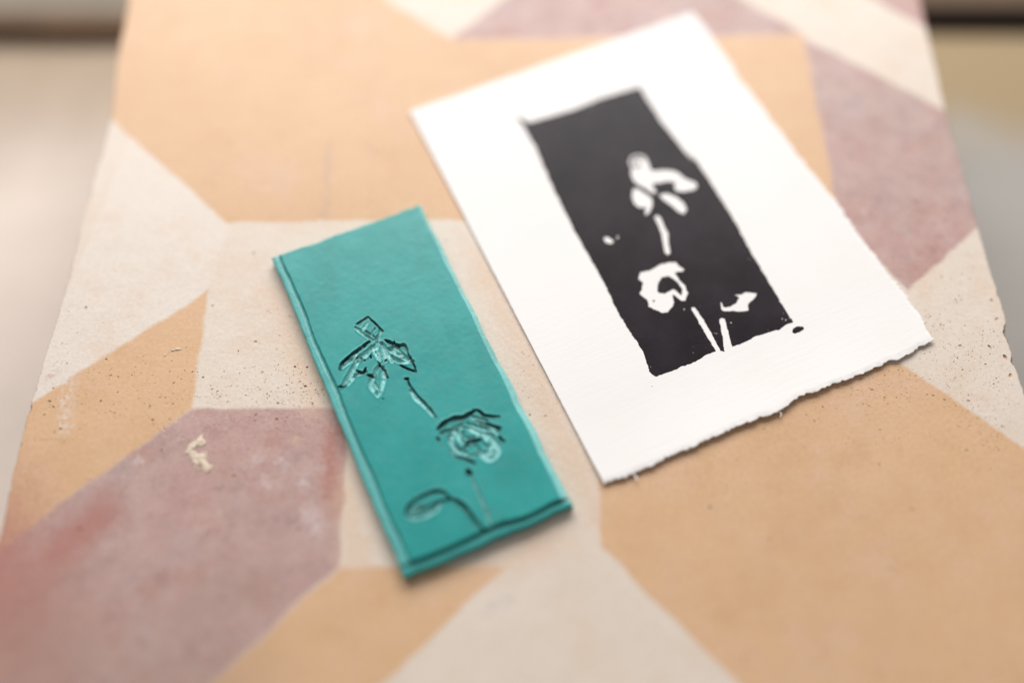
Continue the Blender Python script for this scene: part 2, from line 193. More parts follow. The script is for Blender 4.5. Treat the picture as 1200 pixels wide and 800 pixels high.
# ------------------------------------------------------------------ slab material: inlaid pattern of cast plaster colours
CREAM, TAN, MAUVE = (.685, .585, .485), (.645, .405, .238), (.415, .285, .262)
def slab_material():
    t = NT('patterned plaster'); p0 = t.pos()
    flat = t.vec('MULTIPLY', p0, (1, 1, 0))
    d1 = t.vec('SCALE', t.vec('SUBTRACT', t.noise(flat, 1.0, 3, .65, True), (.5, .5, .5)), .8)
    d2 = t.vec('SCALE', t.vec('SUBTRACT', t.noise(flat, .12, 2, .5, True), (.5, .5, .5)), 2.2)
    p = t.vec('MULTIPLY', t.vec('ADD', flat, t.vec('ADD', d1, d2)), (1, 1, 0))
    def poly(pts):
        P = np.array(pts); c = P.mean(0); best = None
        for i in range(len(P)):
            a, b = P[i], P[(i + 1) % len(P)]; e = b - a; n = np.array((e[1], -e[0])) / np.hypot(*e)
            if n @ (c - a) > 0: n = -n
            d = t.math('SUBTRACT', t.vec('DOT_PRODUCT', p, (float(n[0]), float(n[1]), 0)), float(n @ a))
            best = d if best is None else t.math('MAXIMUM', best, d)
        return best
    def union(polys):
        r = None
        for q in polys:
            d = poly(q); r = d if r is None else t.math('MINIMUM', r, d)
        return t.ramp(r, .75, -.75)
    wflat = t.vec('MULTIPLY', t.vec('ADD', flat, t.vec('SCALE', t.vec('SUBTRACT', t.noise(flat, .35, 4, .7, True), (.5, .5, .5)), 9.0)), (1, 1, 0))
    patchy = t.ramp(t.noise(flat, .7, 4, .7), .38, .62)
    def blots(lst, patch=True):
        r = None
        nz = t.math('MULTIPLY', t.math('SUBTRACT', t.noise(flat, .8, 4, .75), .5), 2.2)
        for (a, b, rad) in lst:
            a = np.array(a); b = np.array(b); ab = b - a; L = float(ab @ ab) + 1e-6
            pa = t.vec('SUBTRACT', wflat, (float(a[0]), float(a[1]), 0))
            h = t.math('MULTIPLY', t.vec('DOT_PRODUCT', pa, (float(ab[0]), float(ab[1]), 0)), 1 / L, clamp=True)
            d = t.vec('LENGTH', t.vec('SUBTRACT', pa, t.vec('SCALE', (float(ab[0]), float(ab[1]), 0), h)))
            v = t.math('ADD', t.math('DIVIDE', d, rad), nz)
            r = v if r is None else t.math('MINIMUM', r, v)
        return t.math('MULTIPLY', t.ramp(r, 1.5, .1), patchy) if patch else t.ramp(r, 1.9, -.2)
    big = t.noise(flat, .018, 4, .6); mid = t.noise(flat, .09, 4, .65); fine = t.noise(flat, .9, 5, .7); grit = t.noise(flat, 3.2, 3, .7)
    k1 = t.ramp(big, .35, .65); k2 = t.ramp(mid, .3, .7); k3 = t.ramp(fine, .32, .68)
    cream = t.mix(k1, (.715, .622, .535), (.69, .588, .497)); cream = t.mix(t.math('MULTIPLY', k2, .35), cream, (.735, .665, .595))
    white = poly([(x, y) for x, y in POLY_white])
    cream = t.mix(t.math('MULTIPLY', t.ramp(white, .8, -.8), .4), cream, (.755, .70, .65))
    tan = t.mix(k1, (.67, .435, .258), (.63, .40, .232)); tan = t.mix(t.math('MULTIPLY', k2, .4), tan, (.685, .45, .29))
    mot = t.ramp(t.noise(wflat, .11, 5, .7), .36, .66)
    low = t.noise(flat, .03, 6, .72); low2 = t.noise(t.vec('ADD', flat, (140.0, 60.0, 0)), .055, 6, .72)
    mauve = t.mix(k1, (.475, .29, .27), (.42, .305, .285)); mauve = t.mix(t.math('MULTIPLY', mot, .65), mauve, (.545, .385, .345))
    mauve = t.mix(t.math('MULTIPLY', t.ramp(low2, .50, .66), .7), mauve, (.44, .245, .205))
    mauve = t.mix(t.math('MULTIPLY', t.ramp(low, .52, .68), .55), mauve, (.50, .40, .385))
    mauve = t.mix(t.math('MULTIPLY', t.ramp(t.noise(wflat, .25, 5, .75), .55, .70), .5), mauve, (.61, .50, .475))
    mauve = t.mix(t.math('MULTIPLY', t.ramp(t.noise(wflat, .2, 5, .75), .48, .32), .7), mauve, (.33, .21, .195))
    tan = t.mix(t.math('MULTIPLY', t.ramp(low, .50, .68), .5), tan, (.67, .455, .33))
    tan = t.mix(t.math('MULTIPLY', t.ramp(low2, .54, .70), .45), tan, (.57, .345, .195))
    cream = t.mix(t.math('MULTIPLY', t.ramp(low2, .48, .66), .6), cream, (.70, .555, .44))
    # sandy light and dark grains show in the mauve
    grain = t.noise(flat, 1.5, 4, .75)
    mauve = t.mix(t.math('MULTIPLY', t.ramp(grain, .56, .66), .5), mauve, (.66, .54, .47))
    mauve = t.mix(t.math('MULTIPLY', t.ramp(grain, .43, .32), .5), mauve, (.28, .185, .18))
    c = t.mix(union(POLY_tan), cream, tan)
    c = t.mix(union(POLY_mauve), c, mauve)
    c = t.mix(t.math('MULTIPLY', t.ramp(t.noise(flat, .028, 6, .75), .60, .78), .28), c, (.62, .46, .36))
    c = t.mix(t.math('MULTIPLY', blots(BLOT_white_smear), .5), c, (.74, .69, .67))
    c = t.mix(t.math('MULTIPLY', blots(BLOT_red_stain), .6), c, (.47, .21, .165))
    c = t.mix(t.math('MULTIPLY', blots(BLOT_peach_glow_smear, False), .42), c, (.68, .475, .33))  # warm glow beside the block painted in peach, plus one small smear
    c = t.mix(t.math('MULTIPLY', blots(BLOT_red_wash, False), .8), c, (.42, .195, .165))
    c = t.mix(t.math('MULTIPLY', blots(BLOT_grey_smear), .42), c, (.36, .32, .31))
    c = t.mix(t.math('MULTIPLY', blots(BLOT_brown, False), .42), c, (.37, .25, .20))  # soft brown blots over the near-left mauve
    v = t.math('ADD', t.math('MULTIPLY', k3, .10), .95)
    v = t.math('ADD', v, t.math('MULTIPLY', t.math('SUBTRACT', grit, .5), .16))
    vm = t.n('ShaderNodeCombineColor')
    for i in range(3): t.put(vm.inputs[i], v)
    c = t.mix(1.0, c, vm.outputs[0], 'MULTIPLY')
    h = t.math('ADD', t.math('MULTIPLY', fine, .5), t.math('MULTIPLY', grit, .35))
    h = t.math('ADD', h, t.math('MULTIPLY', mid, 1.4))
    nrm = t.bump(h, .00022, .55)
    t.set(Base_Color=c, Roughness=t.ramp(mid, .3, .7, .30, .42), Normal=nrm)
    t.b.inputs['Specular IOR Level'].default_value = .24
    return t.m
M_slab = slab_material()
M_pit = simple('dirt in pores', (.55, .39, .27), .9, .2, .3, 1.0)
M_broken = simple('raw broken plaster', (.40, .30, .21), .85, .25, .15, 1.2)
M_crumb = simple('dry plaster', (.70, .585, .46), .85, .25, .12, 2.0)
M_base = simple('plain cement', (.45, .42, .38), .8, .3)

# ------------------------------------------------------------------ the slab
YT, YB, THICK = 168.0, -128.0, 30.0
table = thing('tabletop', 'cast plaster tabletop inlaid with tan, mauve and cream facets, pitted, with chipped edges', 'tabletop')
def slab():
    L = [(x, y) for x, y in EDGE_L if YB < y < YT]; L = [(L[0][0], YB)] + L + [(L[-1][0], YT)]
    Rr = [(x, y) for x, y in EDGE_R if YB < y < YT]; Rr = [(Rr[0][0], YT)] + Rr + [(Rr[-1][0], YB)]
    left = resample(L, .45)[::-1]; right = resample(Rr, .45)[::-1]           # left runs down, right runs up
    bot = resample([left[-1], right[0]], 3.0)[1:-1]; top = resample([right[-1], left[0]], 3.0)[1:-1]
    outer = np.vstack([left, bot, right, top])
    n = len(outer)
    tg = np.roll(outer, -1, 0) - np.roll(outer, 1, 0); tg /= np.hypot(*tg.T)[:, None]
    nin = np.c_[-tg[:, 1], tg[:, 0]]                                            # loop is counter-clockwise: inward is left
    chip = np.zeros(n)
    for (cx, cy, r) in CHIPS:
        d = np.hypot((outer[:, 0] - cx) / .8, outer[:, 1] - cy)
        chip = np.maximum(chip, np.clip(1.2 - d / (r * 1.5), 0, 1) * r)
    jag = .10 * noise1(n, 1.3, 1) + .07 * noise1(n, 5, 2) + .12 * noise1(n, 40, 3)
    rough = np.clip(noise1(n, 18, 4), 0, 1)
    outer = outer + nin * (jag + rough * .3 * np.abs(noise1(n, 2, 9)) + chip * (.08 + .12 * noise1(n, 2.5, 5)))[:, None]
    inset = .75 + .12 * noise1(n, 2.5, 6) + .35 * noise1(n, 12, 7) + chip * (.5 + .3 * noise1(n, 2, 8))
    inner = outer + nin * np.clip(inset, .3, 4)[:, None]
    # smooth the inner ring so it cannot cross itself
    inner = (np.roll(inner, 1, 0) + inner * 2 + np.roll(inner, -1, 0)) / 4
    verts = [(float(a), float(b)) for a, b in inner]; faces_in = [list(range(n))]
    pits = []
    def add_pit(x, y, r, ecc=1.0, ang=0.0):
        if not (-127.6 < x < 138.6): return
        for (a, b, c) in pits:
            if abs(a - x) < 3 and (a - x) ** 2 + (b - y) ** 2 < (c + r + .12) ** 2: return
        pits.append((x, y, r * max(1, ecc)))
        k = 8 if r > .2 else 6
        ca, sa = math.cos(ang), math.sin(ang); ring = []
        for i in range(k):
            th = 2 * math.pi * i / k; rr = r * random.uniform(.72, 1.15)
            u, v = rr * ecc * math.cos(th), rr * math.sin(th)
            ring.append(len(verts)); verts.append((x + ca * u - sa * v, y + sa * u + ca * v))
        faces_in.append(ring)
    for i in range(len(CRACK) - 1):
        a, b = np.array(CRACK[i]), np.array(CRACK[i + 1]); nseg = 6
        for q in range(nseg):
            c = a + (b - a) * (q + .5) / nseg; e = np.hypot(*(b - a)) / nseg
            add_pit(c[0], c[1] + random.uniform(-.12, .12), .1, e * .40 / .1, math.atan2(b[1] - a[1], b[0] - a[0]) + random.uniform(-.15, .15))
    for (x, y, sx, sy, cnt) in PITS:
        hubs = [(random.gauss(x, sx * .65), random.gauss(y, sy * .65)) for _ in range(max(2, cnt // 9))]
        for q in range(int(cnt * 1.35)):
            if q % 3: hx, hy = random.choice(hubs); hs = (2.2, 1.6)
            else: hx, hy = x, y; hs = (sx * .7, sy * .7)
            r = min(.40, .085 * math.exp(abs(random.gauss(0, .55))))
            add_pit(random.gauss(hx, hs[0]), random.gauss(hy, hs[1]), r, random.uniform(1, 2.0), random.uniform(0, 3))
    for (x, y, r) in RIM_PORES: add_pit(x, y, r, random.uniform(1.1, 1.8), random.uniform(0, 3))
    for _ in range(420):
        add_pit(random.uniform(-126, 137), random.uniform(-95, 150), min(.5, .10 * math.exp(abs(random.gauss(0, .6)))), random.uniform(1, 1.4), random.uniform(0, 3))
    vs, es, fs, ov, oe, of = geometry.delaunay_2d_cdt([Vector(v) for v in verts], [], faces_in, 0, 1e-6, True)
    V = [(v.x, v.y, 0.0) for v in vs]; faces = []; mi = []
    ring_map = {}
    for newi, olds in enumerate(ov):
        for o in olds: ring_map[o] = newi
    for f, ids in zip(fs, of):
        if 0 in ids and len(ids) == 1: faces.append(list(f)); mi.append(0)
    # pores: little cups with a dirty bottom
    for ring in faces_in[1:]:
        P = np.array([V[ring_map[i]][:2] for i in ring]); c = P.mean(0); r = np.hypot(*(P - c).T).min()
        k = len(P); b0 = len(V); dp = min(.6, r * random.uniform(.45, 1.15))
        for q in P: V.append((q[0], q[1], 0.0))
        for q in P:
            e = c + (q - c) * random.uniform(.7, .95); V.append((e[0], e[1], -dp * random.uniform(.6, .9)))
        V.append((c[0], c[1], -dp))
        for i in range(k):
            j = (i + 1) % k
            faces.append([b0 + i, b0 + j, b0 + k + j, b0 + k + i]); mi.append(1)
            faces.append([b0 + k + i, b0 + k + j, b0 + 2 * k]); mi.append(1)
    # worn edge: inner ring (z 0) -> shoulder -> side -> underside
    zs = -.35 - .3 * np.abs(noise1(n, 2.5, 11)) - chip * .55
    zm = -1.3 - .7 * np.abs(noise1(n, 3.5, 12)) - chip * 1.3
    mid = (inner + outer) / 2 + nin * (.12 * noise1(n, 1.2, 13))[:, None]
    b1 = len(V); V += [(a, b, z * .45) for (a, b), z in zip(mid, zs)]
    b2 = len(V); V += [(a, b, z) for (a, b), z in zip(outer, zm)]
    b3 = len(V); V += [(a - q * .3, b - w_ * .3, -THICK) for (a, b), (q, w_) in zip(outer, nin)]
    rm = [ring_map[i] for i in range(n)]
    dup = len(V); V += [(a, b, 0.0) for a, b in inner]
    for i in range(n):
        j = (i + 1) % n
        brk = 2 if chip[i] > .5 else 0
        faces.append([dup + j, dup + i, b1 + i, b1 + j]); mi.append(brk)
        faces.append([b1 + j, b1 + i, b2 + i, b2 + j]); mi.append(brk)
        faces.append([b2 + j, b2 + i, b3 + i, b3 + j]); mi.append(0)
    faces.append([b3 + i for i in range(n)][::-1]); mi.append(0)
    o = make_mesh('slab', V, faces, [M_slab, M_pit, M_broken], table, True, mi)
    return o
slab()

def lump(name, path, w, h, seed):
    """a dried splash of plaster: a ragged ridge that follows its path"""
    r = np.random.default_rng(seed); p = resample(path, .35); n = len(p)
    x0, y0 = p.min(0) - w * 1.6; x1, y1 = p.max(0) + w * 1.6
    st = .16; nx = int((x1 - x0) / st) + 1; ny = int((y1 - y0) / st) + 1
    X, Y = np.meshgrid(x0 + np.arange(nx) * st, y0 + np.arange(ny) * st)
    ww = w * (.65 + .5 * np.abs(noise1(n, 4, seed + 3)))
    d = np.min([np.hypot(X - a, Y - b) / q for (a, b), q in zip(p, ww)], axis=0)
    d = d + .55 * noise2(X, Y, 1.3, seed) + .35 * noise2(X, Y, .6, seed + 5) + .2 * noise2(X, Y, .3, seed + 1)
    Z = h * np.sqrt(np.clip(1.05 - d, 0, 1)) * (.75 + .35 * noise2(X, Y, .5, seed + 2) + .2 * noise2(X, Y, .25, seed + 7)) 
    keep = d < 1.1
    idx = -np.ones(X.shape, int); V = []; F = []
    for j in range(ny):
        for i in range(nx):
            if keep[j, i]:
                idx[j, i] = len(V); V.append((X[j, i], Y[j, i], Z[j, i] if d[j, i] < 1.0 else -.08))
    for j in range(ny - 1):
        for i in range(nx - 1):
            q = [idx[j, i], idx[j, i + 1], idx[j + 1, i + 1], idx[j + 1, i]]
            if min(q) >= 0: F.append(q)
    return make_mesh(name, V, F, [M_crumb], table, True)
lump('plaster_splash', CRUMB, 1.5, .38, 21)
lump('plaster_splash', CURL, .3, .3, 41)

def box(name, x0, x1, y0, y1, z0, z1, mat, parent=None, bev=2.0):
    import bmesh
    bm = bmesh.new(); bmesh.ops.create_cube(bm, size=1)
    for v in bm.verts:
        v.co = Vector(((x0 + x1) / 2 + v.co.x * (x1 - x0), (y0 + y1) / 2 + v.co.y * (y1 - y0), (z0 + z1) / 2 + v.co.z * (z1 - z0))) * MM
    if bev: bmesh.ops.bevel(bm, geom=bm.edges[:], offset=bev * MM, segments=3, affect='EDGES', profile=.5)
    me = bpy.data.meshes.new(name); bm.to_mesh(me); bm.free(); me.materials.append(mat)
    me.polygons.foreach_set('use_smooth', [False] * len(me.polygons))
    o = bpy.data.objects.new(name, me); sc.collection.objects.link(o)
    if parent is not None: o.parent = parent
    return o
ZF = -75.0
box('riser', -70, 80, -70, 100, ZF, -THICK - .5, M_base, table, 4)

# ------------------------------------------------------------------ floor and far shade strip, all far out of focus
def struct(o): o['kind'] = 'structure'; return o
fp = {k: v[1] for k, v in FLOORPTS.items()}
def ground_mat(name, col, far, y0, y1):
    t = NT(name); p = t.pos()
    y = t.n('ShaderNodeSeparateXYZ'); t.put(y.inputs[0], p)
    yy = t.math('ADD', y.outputs[1], t.math('MULTIPLY', t.math('SUBTRACT', t.noise(p, .02, 4), .5), 60.0))
    n = t.ramp(t.noise(p, .012, 4, .6), .3, .7)
    c = t.mix(n, [x * .9 for x in col], [x * 1.06 for x in col])
    c = t.mix(t.ramp(yy, y0, y1), c, far)
    t.set(Base_Color=c, Roughness=.65)
    return t.m
struct(box('floor', -2500, 2500, -1500, 1500, ZF - 40, ZF - 4, ground_mat('pale rosy floor', (.68, .585, .515), (.34, .25, .165), fp['d0'] - 60, fp['c0'] + 5), None, 0))
struct(box('paving', 20, 2500, -1500, fp['c1'], ZF - 8, ZF, ground_mat('grey paving', (.385, .365, .335), (.34, .245, .13), fp['d1'] - 22, fp['d1'] + 22), None, 0))
struct(box('gap_shade_strip', -2500, 0, fp['c0'] + 1, fp['b0'], ZF - 6, ZF + 3, simple('brown gap shade', (.12, .062, .026), .6, .3, .2, .03), None, 1))  # flat strip: shade of the far gap put in as brown colour
struct(box('gap_shade_strip', 2, 2500, fp['c1'] + 1, fp['b1'], ZF - 6, ZF + 3, simple('dark gap shade', (.008, .003, .001), .8, .1, .2, .03), None, 1))  # same gap shade on the right, coloured almost black
struct(box('wall_base', -2500, 0, fp['b0'] + 1, 900, ZF - 6, ZF + 2, simple('grey brown base', (.24, .20, .155), .7, .3, .1, .02), None, 1))
struct(box('wall_base', 2, 2500, fp['b1'] + 1, 900, ZF - 6, ZF + 2, simple('brown base', (.14, .09, .055), .7, .3, .1, .02), None, 1))

# ------------------------------------------------------------------ carved lino block
def lino_material():
    t = NT('teal carving rubber'); p = t.pos()
    ink = t.n('ShaderNodeAttribute', attribute_name='ink').outputs['Fac']
    cut = t.n('ShaderNodeAttribute', attribute_name='cut').outputs['Fac']
    big = t.ramp(t.noise(p, .05, 4, .6), .3, .7); fine = t.noise(p, 2.2, 4, .65)
    c = t.mix(big, (.014, .285, .270), (.024, .335, .318))
    c = t.mix(t.math('MULTIPLY', t.ramp(t.noise(p, .16, 5, .7), .52, .75), .3), c, (.03, .27, .265))
    c = t.mix(t.math('MULTIPLY', t.ramp(t.noise(p, .6, 4, .7), .6, .8), .18), c, (.07, .35, .335))
    c = t.mix(t.math('MULTIPLY', cut, .85), c, (.27, .66, .645))  # pale cut rubber, brightened further to paint in the groove highlights
    c = t.mix(t.math('MULTIPLY', ink, t.ramp(t.noise(p, 1.1, 3, .7), .25, .5, .75, 1.0)), c, (.006, .010, .012))
    scr = t.noise(t.vec('MULTIPLY', p, (2.2, .12, 1)), 1.0, 3, .7)
    c = t.mix(t.math('MULTIPLY', t.ramp(scr, .60, .72), .16), c, (.012, .20, .205))
    c = t.mix(t.math('MULTIPLY', t.ramp(t.noise(p, .075, 5, .7), .5, .66), .28), c, (.02, .22, .205))
    n = t.bump(t.math('ADD', t.math('MULTIPLY', fine, .5), t.math('MULTIPLY', cut, t.math('MULTIPLY', t.noise(p, 1.6, 4, .7), 5.0))), .00010, .5)
    r = t.ramp(t.noise(p, .3, 4), .3, .7, .34, .42)
    t.set(Base_Color=c, Roughness=t.math('MULTIPLY', r, t.math('SUBTRACT', 1.0, t.math('MULTIPLY', cut, .4))), Normal=n)
    t.b.inputs['Specular IOR Level'].default_value = .45
    return t.m
M_lino = lino_material()

def lino():
    st = .19
    q = np.array(BLOCK['quad']); q[2, 1] += .75; q[3, 1] += .75; q[2, 0] += 1.2; q[1, 0] += .3; q[0, 1] += 1.3; q[1, 1] += 1.3
    nx, ny = int(45.5 / st) + 1, int(102 / st) + 1
    u, v = np.meshgrid(np.linspace(0, 1, nx), np.linspace(0, 1, ny))          # v: 0 bottom, 1 top
    TL, TR, BR, BL = q
    X = (BL[0] * (1 - u) + BR[0] * u) * (1 - v) + (TL[0] * (1 - u) + TR[0] * u) * v
    Y = (BL[1] * (1 - u) + BR[1] * u) * (1 - v) + (TL[1] * (1 - u) + TR[1] * u) * v
    # hand-trimmed outline
    wob = lambda a, s: .34 * noise2(a, a * 0 + 3, 8, s) + .15 * noise2(a, a * 0 + 7, 1.6, s + 1)
    X += (1 - u) ** 12 * wob(Y + 100, 51) + u ** 12 * wob(Y + 100, 53)
    Y += (1 - v) ** 24 * wob(X + 100, 55) + v ** 24 * (wob(X + 100, 57) - .35 * np.sin((u - .05) * math.pi))
    dl, dr, db, dt = u * 45.3, (1 - u) * 45.3, (v) * 102, (1 - v) * 102
    TOP = 3.9
    def step(d, w, lip, groove, rise):
        return np.interp(d, [0, .25, w - .75, w - .15, w, w + rise], [lip - .25, lip, lip - .05, groove + .1, groove, TOP])
    wl = 2.15 + .25 * noise2(Y + 50, Y * 0, 9, 61) + .5 * (1 - v)
    wb = 2.55 + .25 * noise2(X + 50, X * 0, 7, 62) + np.where(u > .62, -.35, 0)
    wr = 1.15 + 1.0 * (1 - v) + .15 * noise2(Y + 50, Y * 0, 8, 63)
    zl = np.where(dl > wl + .5, TOP, 0); m_ = dl <= wl + .5
    zl[m_] = np.array([np.interp(d, [0, .3, w - .8, w - .12, w, w + .35], [2.7, 3.05, 3.15, 2.9, 2.7, TOP]) for d, w in zip(dl[m_], wl[m_])])
    zb = np.where(db > wb + .6, TOP, 0); m_ = db <= wb + .6
    zb[m_] = np.array([np.interp(d, [0, .3, w - .9, w - .2, w, w + .3], [2.45, 2.9, 3.0, 2.3, 2.1, TOP]) for d, w in zip(db[m_], wb[m_])])
    zr = np.clip(2.0 + (TOP - 2.0) * np.clip(dr / wr, 0, 1) ** .9, 0, TOP); edge_r = np.clip((wr + .1 - dr) / .3, 0, 1)
    wt = 1.0 + .3 * noise2(X + 50, X * 0, 5, 64)
    zt = 2.4 + (TOP - 2.4) * np.clip(dt / wt, 0, 1) ** .7
    Z = np.minimum(np.minimum(zl, zb), np.minimum(zr, zt))
    Z += .02 * noise2(X + 60, Y + 60, 5, 65) + .012 * noise2(X + 60, Y + 60, 1.2, 66)
    ink = np.zeros_like(Z); cut = np.maximum(np.clip((TOP - .25 - Z) / .5, 0, 1) * np.where(db < wb + .4, .12, .4), edge_r * (db > wb * .6))  # right bevel's caught light painted pale, front lip kept darker
    # ink residue in the cut groove of the border
    gl = np.exp(-((db - wb - .05) / .28) ** 2) * .8 * np.clip(.75 + .5 * noise2(X + 50, Y + 50, 4, 67), .1, 1) * (dl > 1.5)
    gl2 = np.exp(-((dl - wl - .1) / .16) ** 2) * .3 * np.clip(.6 + .6 * noise2(X + 50, Y + 50, 5, 68), .0, 1) * (db > 1.5)
    gt = np.exp(-((dt - .25) / .4) ** 2) * .9 * np.clip(.45 + noise2(X + 50, Y + 50, 4, 69), 0, 1)
    ink = np.maximum(np.maximum(gl, gl2), gt)
    for k, (pts, w_, dep, ik, ct) in enumerate(STROKES):
        w_ *= 1.18; dep *= 1.15
        p = catmull(pts, 5) if len(pts) > 2 else resample(pts, .5)
        p = resample(p, .4); n = len(p)
        p = p + np.c_[noise1(n, 3, 100 + k), noise1(n, 3, 300 + k)] * .09
        lo = p.min(0) - 1.6; hi = p.max(0) + 1.6
        mk = (X > lo[0]) & (X < hi[0]) & (Y > lo[1]) & (Y < hi[1])
        xs, ys = X[mk], Y[mk]
        best = np.full(xs.shape, 1e9); tt = np.zeros(xs.shape)
        for i in range(n - 1):
            a, b = p[i], p[i + 1]; e = b - a; L = e @ e + 1e-9
            h = np.clip(((xs - a[0]) * e[0] + (ys - a[1]) * e[1]) / L, 0, 1)
            d = np.hypot(xs - a[0] - h * e[0], ys - a[1] - h * e[1])
            s = d < best; best[s] = d[s]; tt[s] = (i + h[s]) / (n - 1)
        wid = w_ * (.5 + .5 * np.clip(4 * np.minimum(tt + .06, 1.06 - tt), 0, 1)) * (1 + .22 * noise2(tt * n * .4 + 5, tt * 0 + k, 1.5, 400 + k))
        r = best / np.maximum(wid, .05)
        prof = np.clip(1 - r ** (2.6 if ct else 1.6), 0, 1) ** .8
        zz = Z[mk]
        cutz = TOP - dep * prof * (1 + .3 * noise2(tt * n * .5 + 9, best * 2, 1.0, 700 + k))
        burr = .13 * np.exp(-((r - 1.25) / .22) ** 2) * (zz > TOP - .12)
        Z[mk] = np.where(prof > 0, np.minimum(zz, cutz), zz + burr)
        if ik: ink[mk] = np.maximum(ink[mk], ik * np.clip((1.2 - r) / .3, 0, 1))
        elif ct: ink[mk] = np.where(prof > .25, ink[mk] * .45, ink[mk])
        if ct: cut[mk] = np.maximum(cut[mk], np.clip((1.05 - r) / .25, 0, 1))
    N = nx * ny
    V = np.c_[X.ravel(), Y.ravel(), Z.ravel()]
    ii = np.arange(N).reshape(ny, nx)
    F = np.stack([ii[:-1, :-1], ii[:-1, 1:], ii[1:, 1:], ii[1:, :-1]], -1).reshape(-1, 4).tolist()
    rim = np.r_[ii[0, :], ii[1:, -1], ii[-1, -2::-1], ii[-2:0:-1, 0]]
    k = len(rim); a0 = N; b0 = N + k; c0 = N + 2 * k
    rv = V[rim]
    inw = np.array([0, 0]) - rv[:, :2]; inw /= np.hypot(*inw.T)[:, None]
    bulge = (.12 * noise1(k, 6, 71) + .06 * noise1(k, 2, 72))[:, None]
    V = np.vstack([V, rv, np.c_[rv[:, :2] + inw * (.15 + bulge), rv[:, 2] * .5], np.c_[rv[:, :2] + inw * .05, rv[:, 2] * 0 + .03]])
    for i in range(k):
        j = (i + 1) % k
        F.append([a0 + j, a0 + i, b0 + i, b0 + j]); F.append([b0 + j, b0 + i, c0 + i, c0 + j])
    F.append([c0 + i for i in range(k)][::-1])
    o = make_mesh('lino_block', V, F, [M_lino])
    for nm, arr in (('ink', ink), ('cut', cut)):
        at = o.data.attributes.new(nm, 'FLOAT', 'POINT')
        full = np.zeros(len(V), np.float32); full[:N] = np.clip(arr, 0, 1).ravel().astype(np.float32)
        at.data.foreach_set('value', full)
    o.location = (BLOCK['c'][0] * MM, BLOCK['c'][1] * MM, 0)
    o.rotation_euler = (0, 0, math.radians(BLOCK['ang']))
    o['label'] = 'teal carved lino printing block with cut flowers, lying left of the white print'
    o['category'] = 'printing block'
lino()

# ------------------------------------------------------------------ the print: heavy torn paper with a black ink impression
def paper_material():
    t = NT('cold pressed paper'); p = t.pos()
    rib = t.noise(t.vec('MULTIPLY', t.vec('ADD', p, t.vec('SCALE', t.noise(p, .08, 2, .5, True), 3.0)), (.06, 1.0, .2)), 1.0, 2, .5)
    tooth = t.noise(p, .9, 4, .65)
    fibre = t.noise(p, 4.0, 2, .6)
    h = t.math('ADD', t.math('MULTIPLY', rib, 1.0), t.math('ADD', t.math('MULTIPLY', tooth, .7), t.math('MULTIPLY', fibre, .12)))
    n = t.bump(h, .00020, .17)
    c = t.mix(t.ramp(t.noise(p, .03, 4), .3, .7), (.885, .865, .85), (.87, .845, .825))
    t.set(Base_Color=c, Roughness=.85, Normal=n)
    t.b.inputs['Specular IOR Level'].default_value = .25
    return t.m
def ink_material():
    t = NT('black relief ink'); p = t.pos()
    salt = t.noise(p, 3.0, 3, .8)
    c = t.mix(t.ramp(t.noise(p, .06, 4), .3, .7), (.011, .0075, .0105), (.022, .016, .021))
    c = t.mix(t.math('MULTIPLY', t.ramp(salt, .70, .80), t.ramp(t.noise(p, .08, 3), .4, .7, .05, .45)), c, (.35, .33, .32))
    n = t.bump(t.math('ADD', t.noise(p, 2.6, 3, .6), t.math('MULTIPLY', t.noise(p, .5, 3), .5)), .00010, .4)
    t.set(Base_Color=c, Roughness=t.ramp(t.noise(p, .2, 4), .3, .7, .30, .36), Normal=n)
    t.b.inputs['Specular IOR Level'].default_value = .13
    return t.m
M_paper = paper_material(); M_ink = ink_material()

